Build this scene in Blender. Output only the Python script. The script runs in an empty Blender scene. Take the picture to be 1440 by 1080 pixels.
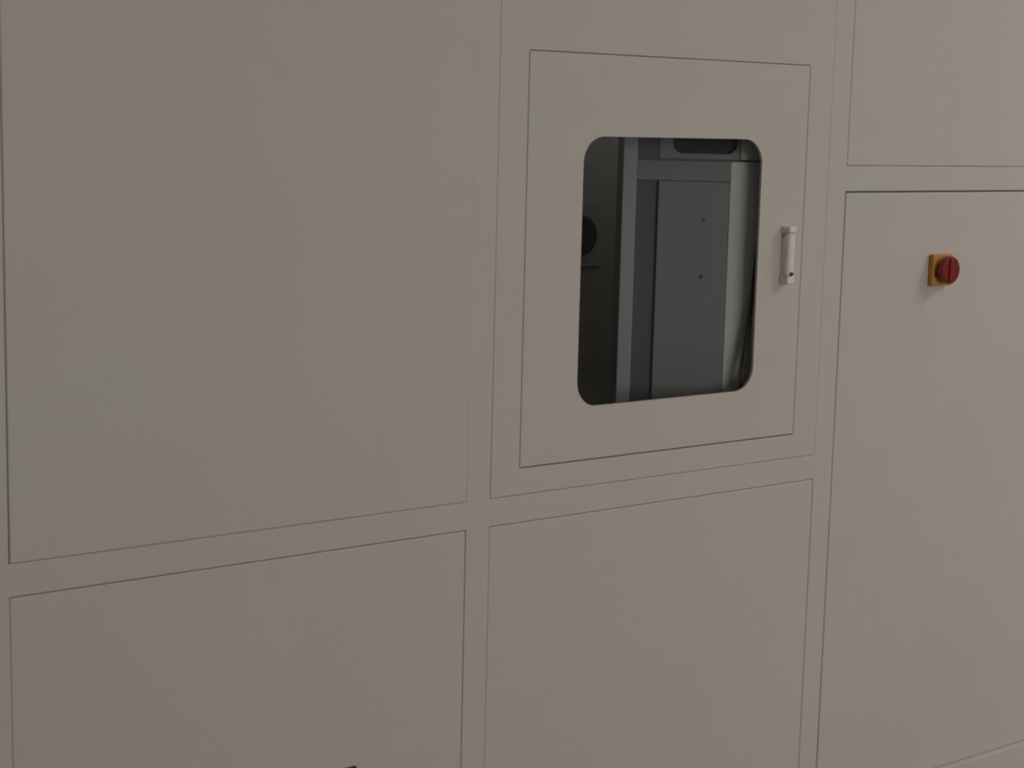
import bpy, bmesh, math, random
from mathutils import Vector, Matrix

random.seed(4)
S = bpy.context.scene
C = S.collection

# ------------------------------------------------------------------ camera, world, exposure
cam_d = bpy.data.cameras.new('camera')
cam = bpy.data.objects.new('camera', cam_d)
C.objects.link(cam)
cam_d.sensor_width = 36.0
cam_d.lens = 36.0 * 2467.56 / 1440.0
cam_d.clip_start = 0.05
RIGHT = Vector((0.79714342, -0.60332509, 0.02368961))
UP = Vector((0.07018679, 0.13156042, 0.98882034))
FWD = Vector((0.59969674, 0.78656893, -0.14721797))
CAM = Vector((0.0, -2.6, 1.65))
cam.matrix_world = Matrix(((RIGHT.x, UP.x, -FWD.x, CAM.x), (RIGHT.y, UP.y, -FWD.y, CAM.y),
                           (RIGHT.z, UP.z, -FWD.z, CAM.z), (0, 0, 0, 1)))
S.camera = cam
cam_d.dof.use_dof = True            # the photograph is slightly soft all over
cam_d.dof.focus_distance = 400.0
cam_d.dof.aperture_fstop = 22.0

world = bpy.data.worlds.new('world')
S.world = world
world.use_nodes = True
world.node_tree.nodes['Background'].inputs[0].default_value = (0.9, 0.95, 1.0, 1)
world.node_tree.nodes['Background'].inputs[1].default_value = 0.05

S.view_settings.view_transform = 'Standard'
S.view_settings.look = 'None'
S.view_settings.exposure = 0.0
S.view_settings.gamma = 1.0
S.view_settings.use_curve_mapping = False
LAMP = 6.2          # emission strength of the ceiling panels

# area light in an added, unseen window behind the viewer, to light the machine
WIN = (0.8, 3.8, 0.9, 3.0)      # x0, x1, z0, z1 of that window
fill_l = bpy.data.lights.new('added_window_light', 'AREA')
fill_l.shape = 'RECTANGLE'
fill_l.size = WIN[1] - WIN[0] - 0.1
fill_l.size_y = WIN[3] - WIN[2] - 0.1
fill_l.energy = 113.0
fill_l.color = (1.0, 0.975, 0.945)
fill_o = bpy.data.objects.new('added_window_light', fill_l)
fill_o.location = ((WIN[0] + WIN[1]) / 2, -7.06, (WIN[2] + WIN[3]) / 2)
fill_o.rotation_euler = (math.radians(90), 0, 0)
C.objects.link(fill_o)


# ------------------------------------------------------------------ materials
def material(name, col, rough=0.5, metal=0.0, col2=None, scale=4.0, spec=0.5, bump=0.0, bscale=200.0):
    m = bpy.data.materials.new(name)
    m.use_nodes = True
    nt = m.node_tree
    b = nt.nodes['Principled BSDF']
    b.inputs['Base Color'].default_value = (*col, 1)
    b.inputs['Roughness'].default_value = rough
    b.inputs['Metallic'].default_value = metal
    b.inputs['Specular IOR Level'].default_value = spec
    tc = nt.nodes.new('ShaderNodeTexCoord')
    geo = nt.nodes.new('ShaderNodeNewGeometry')
    if col2:
        n = nt.nodes.new('ShaderNodeTexNoise')
        n.inputs['Scale'].default_value = scale
        n.inputs['Detail'].default_value = 3
        nt.links.new(geo.outputs['Position'], n.inputs['Vector'])
        r = nt.nodes.new('ShaderNodeValToRGB')
        r.color_ramp.elements[0].position = 0.38
        r.color_ramp.elements[1].position = 0.62
        r.color_ramp.elements[0].color = (*col, 1)
        r.color_ramp.elements[1].color = (*col2, 1)
        nt.links.new(n.outputs['Fac'], r.inputs['Fac'])
        nt.links.new(r.outputs['Color'], b.inputs['Base Color'])
    if bump:
        n2 = nt.nodes.new('ShaderNodeTexNoise')
        n2.inputs['Scale'].default_value = bscale
        nt.links.new(geo.outputs['Position'], n2.inputs['Vector'])
        bp = nt.nodes.new('ShaderNodeBump')
        bp.inputs['Strength'].default_value = bump
        bp.inputs['Distance'].default_value = 0.001
        nt.links.new(n2.outputs['Fac'], bp.inputs['Height'])
        nt.links.new(bp.outputs['Normal'], b.inputs['Normal'])
    return m


def glass_material(name, tint, refl=1.0):
    m = bpy.data.materials.new(name)
    m.use_nodes = True
    nt = m.node_tree
    nt.nodes.clear()
    out = nt.nodes.new('ShaderNodeOutputMaterial')
    mix = nt.nodes.new('ShaderNodeMixShader')
    tr = nt.nodes.new('ShaderNodeBsdfTransparent')
    tr.inputs[0].default_value = (*tint, 1)
    gl = nt.nodes.new('ShaderNodeBsdfGlossy')
    gl.inputs['Roughness'].default_value = 0.02
    lw = nt.nodes.new('ShaderNodeLayerWeight')
    lw.inputs[0].default_value = 0.5
    p = nt.nodes.new('ShaderNodeMath'); p.operation = 'POWER'; p.inputs[1].default_value = 5
    a = nt.nodes.new('ShaderNodeMath'); a.operation = 'MULTIPLY_ADD'
    a.inputs[1].default_value = 0.96 * refl; a.inputs[2].default_value = 0.04 * refl
    nt.links.new(lw.outputs['Facing'], p.inputs[0])
    nt.links.new(p.outputs[0], a.inputs[0])
    nt.links.new(a.outputs[0], mix.inputs[0])
    nt.links.new(tr.outputs[0], mix.inputs[1])
    nt.links.new(gl.outputs[0], mix.inputs[2])
    nt.links.new(mix.outputs[0], out.inputs[0])
    return m


def emission_material(name, col, strength):
    m = bpy.data.materials.new(name)
    m.use_nodes = True
    nt = m.node_tree
    nt.nodes.clear()
    out = nt.nodes.new('ShaderNodeOutputMaterial')
    e = nt.nodes.new('ShaderNodeEmission')
    e.inputs[0].default_value = (*col, 1)
    e.inputs[1].default_value = strength
    nt.links.new(e.outputs[0], out.inputs[0])
    return m


M = {
    'paint': material('warm_grey_powder_coat', (0.622, 0.531, 0.496), 0.5, col2=(0.600, 0.550, 0.502),
                      scale=2.3, spec=0.35, bump=0.04, bscale=700),
    'inner': material('dark_grey_inner_lining', (0.56, 0.56, 0.55), 0.7, col2=(0.52, 0.52, 0.51), scale=3),
    'housing': material('neutral_grey_sheet_metal', (0.255, 0.258, 0.270), 0.5, col2=(0.248, 0.252, 0.262), scale=5),
    'pale': material('grey_green_metal_with_reflection', (0.72, 0.74, 0.69), 0.5, col2=(0.70, 0.72, 0.67), scale=5),  # grey-green tone, lightened to carry the bright reflection along the edge
    'post': material('light_grey_sheet_metal', (0.41, 0.415, 0.43), 0.5, col2=(0.40, 0.405, 0.42), scale=5),
    'strip': material('dark_grey_slot_lining', (0.125, 0.125, 0.125), 0.6, col2=(0.115, 0.115, 0.115), scale=6),
    'black': material('black_plastic', (0.012, 0.012, 0.011), 0.5, col2=(0.018, 0.018, 0.017), scale=30),
    'rubber': material('black_rubber', (0.03, 0.03, 0.028), 0.7, col2=(0.04, 0.04, 0.038), scale=30),
    'silver': material('pale_silver_cast_metal', (0.84, 0.775, 0.75), 0.4, metal=0.0, col2=(0.81, 0.75, 0.725),
                       scale=40, bump=0.03),
    'screw': material('dark_steel_screw', (0.10, 0.09, 0.085), 0.45, metal=0.7, col2=(0.13, 0.12, 0.11), scale=60),
    'yellow': material('orange_yellow_plastic', (0.62, 0.27, 0.065), 0.45, col2=(0.58, 0.245, 0.055), scale=30),
    'mark': material('dark_orange_print', (0.30, 0.09, 0.01), 0.5, col2=(0.27, 0.08, 0.01), scale=40),
    'red': material('red_plastic', (0.23, 0.011, 0.007), 0.42, col2=(0.21, 0.010, 0.006), scale=40),
    'floor': material('grey_screed', (0.27, 0.26, 0.25), 0.45, col2=(0.22, 0.215, 0.205), scale=1.7, bump=0.1, bscale=60),
    'plaster': material('pale_wall_plaster', (0.55, 0.53, 0.50), 0.8, col2=(0.52, 0.50, 0.47), scale=1.5),
    'ceil': material('white_ceiling_board', (0.65, 0.64, 0.62), 0.8, col2=(0.62, 0.61, 0.59), scale=1.5),
    'white': material('white_enamel', (0.75, 0.75, 0.74), 0.4, col2=(0.72, 0.72, 0.71), scale=8),
    'glass': glass_material('grey_tinted_window', (0.97, 0.97, 0.97), 0.45),
    'clear': glass_material('clear_glass', (0.97, 0.98, 0.97), 1.0),
    'lamp': emission_material('lit_diffuser', (1.0, 0.975, 0.94), LAMP),
}


# ------------------------------------------------------------------ mesh helpers
def finish(name, bm, mat, parent=None, smooth=False):
    bmesh.ops.recalc_face_normals(bm, faces=bm.faces[:])
    me = bpy.data.meshes.new(name)
    bm.to_mesh(me)
    bm.free()
    me.materials.append(M[mat])
    if smooth:
        for p in me.polygons:
            p.use_smooth = True
    o = bpy.data.objects.new(name, me)
    C.objects.link(o)
    if parent:
        o.parent = parent
        o.matrix_parent_inverse = Matrix.Identity(4)
        o.location = -world_loc(parent)
    return o


def world_loc(o):
    v = Vector((0, 0, 0))
    while o:
        v = v + Vector(o.location)
        o = o.parent
    return v


def add_box(bm, x0, x1, y0, y1, z0, z1, bevel=0.0, seg=2):
    vs = [bm.verts.new((x, y, z)) for x in (x0, x1) for y in (y0, y1) for z in (z0, z1)]
    f = [(0, 1, 3, 2), (4, 6, 7, 5), (0, 4, 5, 1), (2, 3, 7, 6), (0, 2, 6, 4), (1, 5, 7, 3)]
    fs = [bm.faces.new([vs[i] for i in q]) for q in f]
    if bevel:
        es = list({e for q in fs for e in q.edges})
        bmesh.ops.bevel(bm, geom=es, offset=bevel, segments=seg, affect='EDGES', profile=0.5)
    return bm


def box(name, x0, x1, y0, y1, z0, z1, mat, parent=None, bevel=0.0, seg=2):
    return finish(name, add_box(bmesh.new(), x0, x1, y0, y1, z0, z1, bevel, seg), mat, parent)


def rounded_loop(x0, x1, z0, z1, r, n=10):
    pts = []
    for cx, cz, a0 in ((x1 - r, z1 - r, 0), (x0 + r, z1 - r, 90), (x0 + r, z0 + r, 180), (x1 - r, z0 + r, 270)):
        arc = []
        for i in range(n + 1):
            a = math.radians(a0 + 90 * i / n)
            arc.append((cx + r * math.cos(a), cz + r * math.sin(a)))
        pts.append(arc)
    return pts


def plate_with_hole(name, outer, hole, r, y0, y1, mat, parent=None, n=10, bevel=(0, 0)):
    """flat plate in the XZ plane from y0 (front) to y1 with one rounded opening;
    bevel = rounding of the outer front edge and of the front edge of the opening"""
    x0, x1, z0, z1 = outer
    bm = bmesh.new()
    bo, bi = bevel

    def arcs_at(g, y):
        return [[bm.verts.new((p[0], y, p[1])) for p in arc]
                for arc in rounded_loop(hole[0] - g, hole[1] + g, hole[2] - g, hole[3] + g, r + g, n)]

    def corners_at(g, y):
        return [bm.verts.new((cx, y, cz)) for cx, cz in ((x1 - g, z1 - g), (x0 + g, z1 - g), (x0 + g, z0 + g), (x1 - g, z0 + g))]

    def cap(A, K):
        for k in range(4):
            for i in range(n):
                bm.faces.new((K[k], A[k][i], A[k][i + 1]))
            k2 = (k + 1) % 4
            bm.faces.new((K[k], A[k][n], A[k2][0], K[k2]))

    def skin(rings):
        for a, b in zip(rings, rings[1:]):
            for i in range(len(a)):
                i2 = (i + 1) % len(a)
                bm.faces.new((a[i], a[i2], b[i2], b[i]))
    steps = ((1.0, 0.0), (0.5, 0.134), (0.134, 0.5), (0.0, 1.0))
    Ks = [corners_at(bo * g, y0 + bo * d) for g, d in (steps if bo else ((0, 0),))] + [corners_at(0, y1)]
    As = [arcs_at(bi * g, y0 + bi * d) for g, d in (steps if bi else ((0, 0),))] + [arcs_at(0, y1)]
    cap(As[0], Ks[0])
    cap(As[-1], Ks[-1])
    skin(Ks)
    skin([[v for arc in A for v in arc] for A in As])
    return finish(name, bm, mat, parent)


def cyl(bm, p0, p1, r, n=24, bevel=0.0):
    p0, p1 = Vector(p0), Vector(p1)
    d = (p1 - p0)
    q = d.to_track_quat('Z', 'Y').to_matrix().to_4x4()
    mt = Matrix.Translation((p0 + p1) / 2) @ q
    g = bmesh.ops.create_cone(bm, cap_ends=True, segments=n, radius1=r, radius2=r, depth=d.length, matrix=mt)
    if bevel:
        es = [e for v in g['verts'] for e in v.link_edges]
        es = list({e for e in es if any(len(f.verts) > 4 for f in e.link_faces)})
        bmesh.ops.bevel(bm, geom=es, offset=bevel, segments=3, affect='EDGES', profile=0.5)
    return bm


def tube(bm, pts, r, n=12):
    rings = []
    for i, p in enumerate(pts):
        p = Vector(p)
        t = (Vector(pts[min(i + 1, len(pts) - 1)]) - Vector(pts[max(i - 1, 0)])).normalized()
        u = t.cross(Vector((0, 1, 0)))
        if u.length < 1e-4:
            u = t.cross(Vector((1, 0, 0)))
        u.normalize()
        v = t.cross(u)
        rings.append([bm.verts.new(p + r * (math.cos(a) * u + math.sin(a) * v))
                      for a in [2 * math.pi * k / n for k in range(n)]])
    for a, b in zip(rings, rings[1:]):
        for k in range(n):
            bm.faces.new((a[k], a[(k + 1) % n], b[(k + 1) % n], b[k]))
    bm.faces.new(rings[0]); bm.faces.new(rings[-1])
    return bm


def tag(o, label, cat, group=None):
    o['label'] = label
    o['category'] = cat
    if group:
        o['group'] = group
    return o


def structure(o, label=None, cat=None):
    o['kind'] = 'structure'
    if label:
        tag(o, label, cat)
    return o


def thing(name, loc, label, cat, group=None):
    o = bpy.data.objects.new(name, None)
    o.empty_display_size = 0.1
    o.location = loc
    C.objects.link(o)
    return tag(o, label, cat, group)


# ------------------------------------------------------------------ the room
RX0, RX1, RY0, RY1, RZ = -4.0, 9.0, -7.0, 1.7, 3.6
structure(box('floor', RX0 - .1, RX1 + .1, RY0 - .1, RY1 + .1, -0.1, 0.0, 'floor'), 'grey screed floor of the workshop', 'floor')
structure(box('ceiling', RX0 - .1, RX1 + .1, RY0 - .1, RY1 + .1, RZ, RZ + .1, 'ceil'), 'white workshop ceiling', 'ceiling')
structure(box('wall_left', RX0 - .1, RX0, RY0, RY1, 0, RZ, 'plaster'), 'pale plaster wall at the left end', 'wall')
structure(box('wall_right', RX1, RX1 + .1, RY0, RY1, 0, RZ, 'plaster'), 'pale plaster wall at the right end', 'wall')
structure(plate_with_hole('wall_front', (RX0 - .1, RX1 + .1, 0, RZ), WIN, .002, RY0 - .1, RY0, 'plaster', n=1),
          'pale plaster wall behind the viewer', 'wall')
win = structure(plate_with_hole('added_window', WIN, (WIN[0] + .05, WIN[1] - .05, WIN[2] + .05, WIN[3] - .05), .002, RY0 - .05, RY0 - .005,
                                'white', n=1), 'white framed window added unseen behind the viewer for light', 'window')  # unseen window, added as the opening for the area light
for k in (1, 2):
    wx = WIN[0] + (WIN[1] - WIN[0]) * k / 3
    box('mullion', wx - .025, wx + .025, RY0 - .045, RY0 - .005, WIN[2] + .05, WIN[3] - .05, 'white', win)
for k in range(3):
    wa = WIN[0] + (WIN[1] - WIN[0]) * k / 3 + (.05 if k == 0 else .025)
    wb = WIN[0] + (WIN[1] - WIN[0]) * (k + 1) / 3 - (.05 if k == 2 else .025)
    box('pane', wa, wb, RY0 - .028, RY0 - .022, WIN[2] + .05, WIN[3] - .05, 'clear', win)
structure(box('wall_back', RX0 - .1, RX1 + .1, RY1, RY1 + .1, 0, RZ, 'plaster'), 'pale plaster wall behind the machine', 'wall')


def ceiling_light(x, y, w, d, label):
    t = thing('ceiling_light', (x, y, RZ), label, 'ceiling light', 'ceiling light panels')
    plate_z = RZ - 0.06
    bm = bmesh.new()
    add_box(bm, x - w / 2 - .03, x - w / 2, y - d / 2 - .03, y + d / 2 + .03, plate_z, RZ)
    add_box(bm, x + w / 2, x + w / 2 + .03, y - d / 2 - .03, y + d / 2 + .03, plate_z, RZ)
    add_box(bm, x - w / 2, x + w / 2, y - d / 2 - .03, y - d / 2, plate_z, RZ)
    add_box(bm, x - w / 2, x + w / 2, y + d / 2, y + d / 2 + .03, plate_z, RZ)
    finish('light_frame', bm, 'white', t)
    box('diffuser', x - w / 2, x + w / 2, y - d / 2, y + d / 2, RZ - 0.05, RZ - 0.02, 'lamp', t)


ceiling_light(5.4, -2.2, 1.2, 2.4, 'lit white ceiling panel in front of the switch door')
ceiling_light(7.2, -4.8, 1.2, 1.2, 'small lit white ceiling panel by the right end wall')

# ------------------------------------------------------------------ the machine enclosure
machine = thing('machine_enclosure', (1.9, 0.6, 0.0),
                'long warm grey sheet-metal machine enclosure with inset panels and doors', 'machine')

ZB, ZT = 0.1295, 2.34                       # under and over the panels
POSTS = [(-0.925, -0.87), (0.01, 0.065), (0.9455, 1.0003), (1.8822, 1.9372), (2.8188, 2.8758), (3.745, 3.80), (4.68, 4.735)]
LOW_RAIL, HIGH_RAIL = (0.8931, 0.9472), (1.5206, 1.5754)
BAYS = [(POSTS[i][1], POSTS[i + 1][0]) for i in range(6)]
HOLES = []                                   # openings of the welded frame
for i, (a, b) in enumerate(BAYS):
    lo, hi = LOW_RAIL if i < 4 else HIGH_RAIL
    HOLES.append((a, b, ZB, lo))
    HOLES.append((a, b, hi, ZT))


def build_frame():
    xs = sorted({p for q in POSTS for p in q})
    zs = sorted({0.045, ZB, *LOW_RAIL, *HIGH_RAIL, ZT, 2.40})
    bm = bmesh.new()
    y0, y1 = 0.0, 0.05
    vf, vb = {}, {}

    def vert(d, i, k, y):
        if (i, k) not in d:
            d[(i, k)] = bm.verts.new((xs[i], y, zs[k]))
        return d[(i, k)]
    solid = {}
    for i in range(len(xs) - 1):
        for k in range(len(zs) - 1):
            cx, cz = (xs[i] + xs[i + 1]) / 2, (zs[k] + zs[k + 1]) / 2
            solid[(i, k)] = not any(h[0] < cx < h[1] and h[2] < cz < h[3] for h in HOLES)
    rim = []
    for (i, k), s in solid.items():
        if not s:
            continue
        for d, y in ((vf, y0), (vb, y1)):
            bm.faces.new([vert(d, a, b, y) for a, b in ((i, k), (i + 1, k), (i + 1, k + 1), (i, k + 1))])
        for (a, b, nb) in (((i, k), (i + 1, k), (i, k - 1)), ((i + 1, k), (i + 1, k + 1), (i + 1, k)),
                           ((i + 1, k + 1), (i, k + 1), (i, k + 1)), ((i, k + 1), (i, k), (i - 1, k))):
            if not solid.get(nb, False):
                bm.faces.new((vf[a], vf[b], vb[b], vb[a]))
                rim.append((vf[a], vf[b]))
    bm.edges.ensure_lookup_table()
    edges = [bm.edges.get(p) for p in rim]
    bmesh.ops.bevel(bm, geom=[e for e in edges if e], offset=0.0022, segments=3, affect='EDGES', profile=0.5)
    return finish('frame', bm, 'paint', machine)


build_frame()


def panel(name, hole, gaps, recess=0.002, thick=0.022, bev=0.0026, label=None):
    """flat sheet-metal panel in one opening; gaps = left, right, bottom, top in metres"""
    x0, x1, z0, z1 = hole
    o = box(name, x0 + gaps[0], x1 - gaps[1], recess, recess + thick, z0 + gaps[2], z1 - gaps[3], 'paint', machine, bev)
    if label:
        o['label'] = label
    return o


mm = 0.001
G = (0.6 * mm,) * 4
# bays outside the picture on the left, the two left-hand panels of the picture
for i in (0, 1):
    panel('panel', HOLES[2 * i], G)
    panel('panel', HOLES[2 * i + 1], G)
panel('panel', HOLES[4], (.1 * mm, .4 * mm, .5 * mm, 1.0 * mm), recess=.0006, label='lower left panel with a dark top seam')
panel('panel', HOLES[5], (.7 * mm, .1 * mm, .3 * mm, .6 * mm), recess=-.0014, label='large plain upper left panel')
panel('panel', HOLES[6], (.1 * mm, .4 * mm, .5 * mm, .6 * mm), recess=.0005, label='plain panel under the window door')
panel('panel', HOLES[9], (.3 * mm, .5 * mm, .5 * mm, .6 * mm), recess=-.0004, label='plain panel above the switch door')
panel('panel', HOLES[11], G)

# the panel around the window door
mx0, mx1, mz0, mz1 = HOLES[7]
DX0, DX1, DZ0, DZ1 = 2.0048, 2.748, 0.9996, 1.7833
sur = plate_with_hole('surround_panel', (mx0 + .1 * mm, mx1 - .2 * mm, mz0 + .5 * mm, mz1 - .6 * mm),
                      (DX0 - .5 * mm, DX1 + .6 * mm, DZ0 - 1.0 * mm, DZ1 + .6 * mm), 0.004, -0.0006, 0.0208, 'paint', machine, n=3, bevel=(.002, .0012))
sur['label'] = 'flush panel framing the window door'

# the window door
WX0, WX1, WZ0, WZ1 = 2.1403, 2.6172, 1.1058, 1.6282
door = plate_with_hole('window_door', (DX0 + .5 * mm, DX1 - .6 * mm, DZ0 + 1.0 * mm, DZ1 - .6 * mm),
                       (WX0, WX1, WZ0, WZ1), 0.050, -0.0010, 0.0050, 'paint', machine, n=12, bevel=(.002, 0))
door['label'] = 'hinged door with a rounded dark window'
# folded rim of the door sheet
bm = bmesh.new()
a0, a1, c0, c1 = DX0 + .5 * mm, DX1 - .6 * mm, DZ0 + 1.0 * mm, DZ1 - .6 * mm
for q in ((a0, a0 + .002, c0, c1), (a1 - .002, a1, c0, c1), (a0 + .002, a1 - .002, c0, c0 + .002), (a0 + .002, a1 - .002, c1 - .002, c1)):
    add_box(bm, q[0], q[1], 0.0050, 0.024, q[2], q[3])
finish('folded_rim', bm, 'paint', door)
box('window_pane', WX0 - .03, WX1 + .03, 0.0052, 0.0095, WZ0 - .03, WZ1 + .03, 'glass', door)['label'] = 'grey tinted window pane'
plate_with_hole('window_gasket', (WX0 - .035, WX1 + .035, WZ0 - .035, WZ1 + .035), (WX0 - .006, WX1 + .020, WZ0 - .006, WZ1 + .006),
                0.056, 0.0097, 0.016, 'rubber', door)['label'] = 'black rubber window seal'
for hz in (DZ0 + .12, DZ1 - .12):
    bm = bmesh.new()
    add_box(bm, DX0 + .004, DX0 + .05, .0246, .03, hz - .03, hz + .03, .001, 1)
    cyl(bm, (DX0 + .004, .03, hz - .035), (DX0 + .004, .03, hz + .035), .005, 12)
    finish('hinge', bm, 'screw', door)

# pull handle on the window door
HX, HZ0, HZ1 = 2.6935, 1.3270, 1.4490
bm = bmesh.new()
prof = []
for k in range(13):                          # shallow rounded grip section, wider than deep
    a = math.pi * k / 12
    prof.append((HX + 0.0112 * math.cos(a), -0.0175 - 0.0085 * math.sin(a)))
prof += [(HX - 0.0102, -0.0150), (HX + 0.0102, -0.0150)]
za, zb = HZ0 + 0.020, HZ1 - 0.0150
ra = [bm.verts.new((p[0], p[1], za)) for p in prof]
rb = [bm.verts.new((p[0], p[1], zb)) for p in prof]
for k in range(len(prof)):
    k2 = (k + 1) % len(prof)
    bm.faces.new((ra[k], ra[k2], rb[k2], rb[k]))
bm.faces.new(ra); bm.faces.new(rb)
grip = finish('handle_grip', bm, 'silver', door)
grip['label'] = 'pale silver pull handle grip'
for z0_, z1_ in ((HZ1 - 0.0145, HZ1), (HZ0, HZ0 + 0.0195)):
    bm = bmesh.new()
    add_box(bm, HX - 0.0115, HX + 0.0115, -0.0265, 0.0004, z0_, z1_, 0.0045, 3)
    finish('handle_end', bm, 'silver', door)
bm = bmesh.new()
cyl(bm, (HX - .001, -0.0285, HZ0 + 0.0225), (HX - .001, -0.0235, HZ0 + 0.0225), 0.0046, 16, .0008)
finish('handle_screw', bm, 'screw', door)

# the switch door and the next bay
d2 = panel('cabinet_door', HOLES[8], (2.8 * mm, 1.5 * mm, 1.2 * mm, 3.4 * mm), recess=0.0, label='tall plain door carrying the red rotary switch')
for hz in (0.35, 1.30):
    bm = bmesh.new()
    add_box(bm, HOLES[8][1] - .05, HOLES[8][1] - .006, .0255, .031, hz - .03, hz + .03, .001, 1)
    finish('hinge', bm, 'screw', d2)
panel('cabinet_door', HOLES[10], G)

# stops behind the seams: a thin rebate strip round every opening
bm = bmesh.new()
for (x0, x1, z0, z1) in HOLES:
    w = 0.014
    for q in ((x0, x0 + w, z0, z1), (x1 - w, x1, z0, z1), (x0 + w, x1 - w, z0, z0 + w), (x0 + w, x1 - w, z1 - w, z1)):
        add_box(bm, q[0], q[1], 0.030, 0.034, q[2], q[3])
finish('rebate_strip', bm, 'inner', machine)
# stop round the window door
plate_with_hole('door_stop', (DX0 - .02, DX1 + .02, DZ0 - .02, DZ1 + .02), (DX0 + .03, DX1 - .03, DZ0 + .03, DZ1 - .03), .002,
                .034, .037, 'inner', machine, n=2)

# shell behind the front
EX0, EX1, EY1 = POSTS[0][0], POSTS[-1][1], 1.30
bm = bmesh.new()                              # unseen top left open to let room light inside: only a rim runs round it
add_box(bm, EX0, EX1, .05, .09, 2.385, 2.40)
add_box(bm, EX0, EX1, EY1 - .04, EY1, 2.385, 2.40)
add_box(bm, EX0, EX0 + .04, .09, EY1 - .04, 2.385, 2.40)
add_box(bm, EX1 - .04, EX1, .09, EY1 - .04, 2.385, 2.40)
finish('top_rim', bm, 'paint', machine)
box('side_panel', EX0, EX0 + .02, .05, EY1, .045, 2.385, 'paint', machine, .001, 1)
box('side_panel', EX1 - .02, EX1, .05, EY1, .045, 2.385, 'paint', machine, .001, 1)
box('back_panel', EX0 + .02, EX1 - .02, EY1 - .02, EY1, .045, 2.385, 'inner', machine)
box('base_panel', EX0 + .02, EX1 - .02, .05, EY1 - .02, .045, .07, 'inner', machine)
box('lower_trim', EX0, EX1, -.010, -.0001, .045, .1283, 'paint', machine, .003, 3)['label'] = 'proud bottom trim under the doors'
box('plinth', EX0 + .03, EX1 - .03, .04, EY1 - .03, 0.0, .045, 'black', machine)

# black louvre vent low on the lower left panel: its top corner just enters the picture
VX1, VZ1 = 1.644, 0.483
vent = plate_with_hole('vent_frame', (VX1 - .30, VX1, VZ1 - .20, VZ1), (VX1 - .285, VX1 - .015, VZ1 - .185, VZ1 - .015), .004,
                       -0.004, 0.0018, 'black', machine, n=3)
vent['label'] = 'black louvre vent on the lower left panel'
for k in range(8):
    z = VZ1 - .030 - k * .020
    bm = bmesh.new()
    add_box(bm, VX1 - .285, VX1 - .015, -0.0015, 0.0018, z - .007, z + .007, .001, 1)
    finish('slat', bm, 'black', vent)

# fan opening on the back panel, seen through the left edge of the window
FXc, FZc = 3.175, 1.337
fan = box('fan_plate', FXc - .09, FXc + .09, EY1 - .034, EY1 - .0205, FZc - .09, FZc + .09, 'inner', machine, .002, 1)
bm = bmesh.new()
cyl(bm, (FXc, EY1 - .0345, FZc), (FXc, EY1 - .046, FZc), .0575, 40, .002)
finish('fan_opening', bm, 'black', fan)['label'] = 'round black fan opening'

# ------------------------------------------------------------------ inner housing behind the window, turned towards the front left
A = Vector((RIGHT.x, RIGHT.y, 0)).normalized()        # along its face
N = Vector((-A.y, A.x, 0)); N = N if N.y > 0 else -N   # away from the viewer
H0 = Vector((2.4173, 0.205, 0.0))


def hbox(bm, s0, s1, d0, d1, z0, z1, bevel=0.0):
    b2 = bmesh.new()
    add_box(b2, s0, s1, d0, d1, z0, z1, bevel, 2)
    for v in b2.verts:
        v.co = H0 + A * v.co.x + N * v.co.y + Vector((0, 0, v.co.z))
    me = bpy.data.meshes.new('t'); b2.to_mesh(me); b2.free()
    bm.from_mesh(me); bpy.data.meshes.remove(me)
    return bm


def hpart(name, args, mat, parent, bevel=.0015):
    return finish(name, hbox(bmesh.new(), *args, bevel), mat, parent)


hous = thing('inner_housing', H0 + A * .145 + N * .1 + Vector((0, 0, 0.07)),
             'grey inner machine housing standing behind the dark door window', 'machine housing')
ZBEAM0, ZBEAM1 = 1.5385, 1.5805
ZH = 2.05
hpart('body', (0.004, .291, .020, .26, .07, ZH), 'housing', hous)
hpart('corner_post', (0.0, .0285, -.004, .0195, .07, ZH), 'post', hous)
hpart('cross_beam', (.0287, .2245, .0, .0195, ZBEAM0, ZBEAM1), 'housing', hous)
hpart('slot_lining', (.0290, .0751, .0085, .0198, .08, ZBEAM0 - .001), 'strip', hous, 0)
hpart('slot_lining', (.0290, .0751, .0085, .0198, ZBEAM1 + .003, ZH - .01), 'strip', hous, 0)
fp = hpart('front_panel', (.0753, .2245, .0012, .0195, .08, ZBEAM0 - .0006), 'housing', hous, .002)
hpart('reflection_edge_panel', (.2250, .291, .0008, .0195, .08, ZBEAM1 - .0004), 'pale', hous, .002)  # pale colour paints in the brightness of the right edge
hpart('reflection_edge_panel', (.2455, .291, .0020, .0195, ZBEAM1 + .004, ZH - .01), 'pale', hous, .002)  # carries the painted reflection on above the beam
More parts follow.
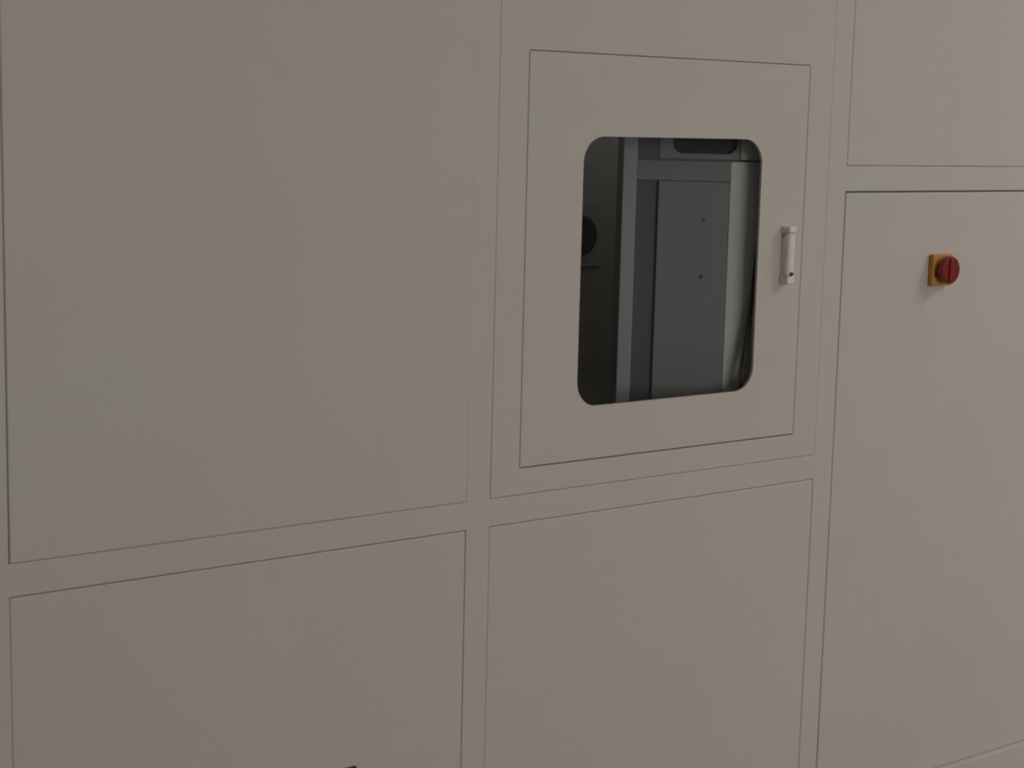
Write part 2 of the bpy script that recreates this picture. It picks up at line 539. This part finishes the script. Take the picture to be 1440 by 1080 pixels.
# upper panel with a black rounded opening
b3 = bmesh.new()
s0, s1, zb_, zt_ = .0758, .2450, ZBEAM1 + .004, ZH - .01
arcs = rounded_loop(.103, .238, ZBEAM1 + .0145, 1.93, .022, 8)
corners = [(s1, zt_), (s0, zt_), (s0, zb_), (s1, zb_)]
rings = []
for d in (.006, .018):
    Ar = [[b3.verts.new((p[0], d, p[1])) for p in arc] for arc in arcs]
    Kr = [b3.verts.new((c[0], d, c[1])) for c in corners]
    for k in range(4):
        for i in range(8):
            b3.faces.new((Kr[k], Ar[k][i], Ar[k][i + 1]))
        k2 = (k + 1) % 4
        b3.faces.new((Kr[k], Ar[k][8], Ar[k2][0], Kr[k2]))
    rings.append(([v for arc in Ar for v in arc], Kr))
for j in range(2):
    a, b = rings[0][j], rings[1][j]
    for i in range(len(a)):
        i2 = (i + 1) % len(a)
        b3.faces.new((a[i], a[i2], b[i2], b[i]))
for v in b3.verts:
    v.co = H0 + A * v.co.x + N * v.co.y + Vector((0, 0, v.co.z))
up = finish('upper_panel', b3, 'housing', hous)
hpart('dark_opening', (.095, .246, .0183, .0198, ZBEAM1 + .008, 1.94), 'black', up, 0)['label'] = 'black rounded opening'
for z in (1.4566, 1.3385):
    b4 = bmesh.new()
    p = H0 + A * .172 + Vector((0, 0, z))
    cyl(b4, p + N * .0010, p + N * -.0008, .0036, 12)
    finish('screw', b4, 'screw', fp)

# black cable hanging between the housing and the right edge of the window
CB = []
P_top, P_bot = Vector((2.6440, 0.0225, 1.47)), Vector((2.5960, 0.0225, 1.05))
for k in range(13):
    t = k / 12
    p = P_top.lerp(P_bot, t)
    p.x += 0.004 * math.sin(math.pi * t)
    CB.append(p)
tag(finish('cable', tube(bmesh.new(), CB, .0045), 'rubber', None, True),
    'black cable hanging behind the right edge of the door window', 'cable')

# ------------------------------------------------------------------ red rotary switch on the tall door
SX, SZ, SY = 3.1970, 1.3415, -0.0002
sw = thing('rotary_switch', (SX, SY, SZ), 'red rotary isolator switch on a square yellow plate, on the tall door', 'switch')
box('yellow_plate', SX - .034, SX + .034, SY - .0145, SY - .0002, SZ - .036, SZ + .036, 'yellow', sw, .003, 3)['label'] = 'square orange yellow plate'
bm = bmesh.new()
cyl(bm, (SX, SY - .0146, SZ), (SX, SY - .0245, SZ), .0185, 32, .001)
finish('collar', bm, 'yellow', sw)
bm = bmesh.new()
cyl(bm, (SX, SY - .0247, SZ + .0015), (SX, SY - .0390, SZ + .0015), .0315, 40, .004)
kn = finish('knob', bm, 'red', sw)
kn['label'] = 'round red knob'
box('grip_ridge', SX - .008, SX + .008, SY - .0430, SY - .0391, SZ - .0255, SZ + .0285, 'red', kn, .0019, 3)
box('printed_mark', SX - .030, SX - .0195, SY - .0152, SY - .0146, SZ - .014, SZ - .007, 'mark', sw)
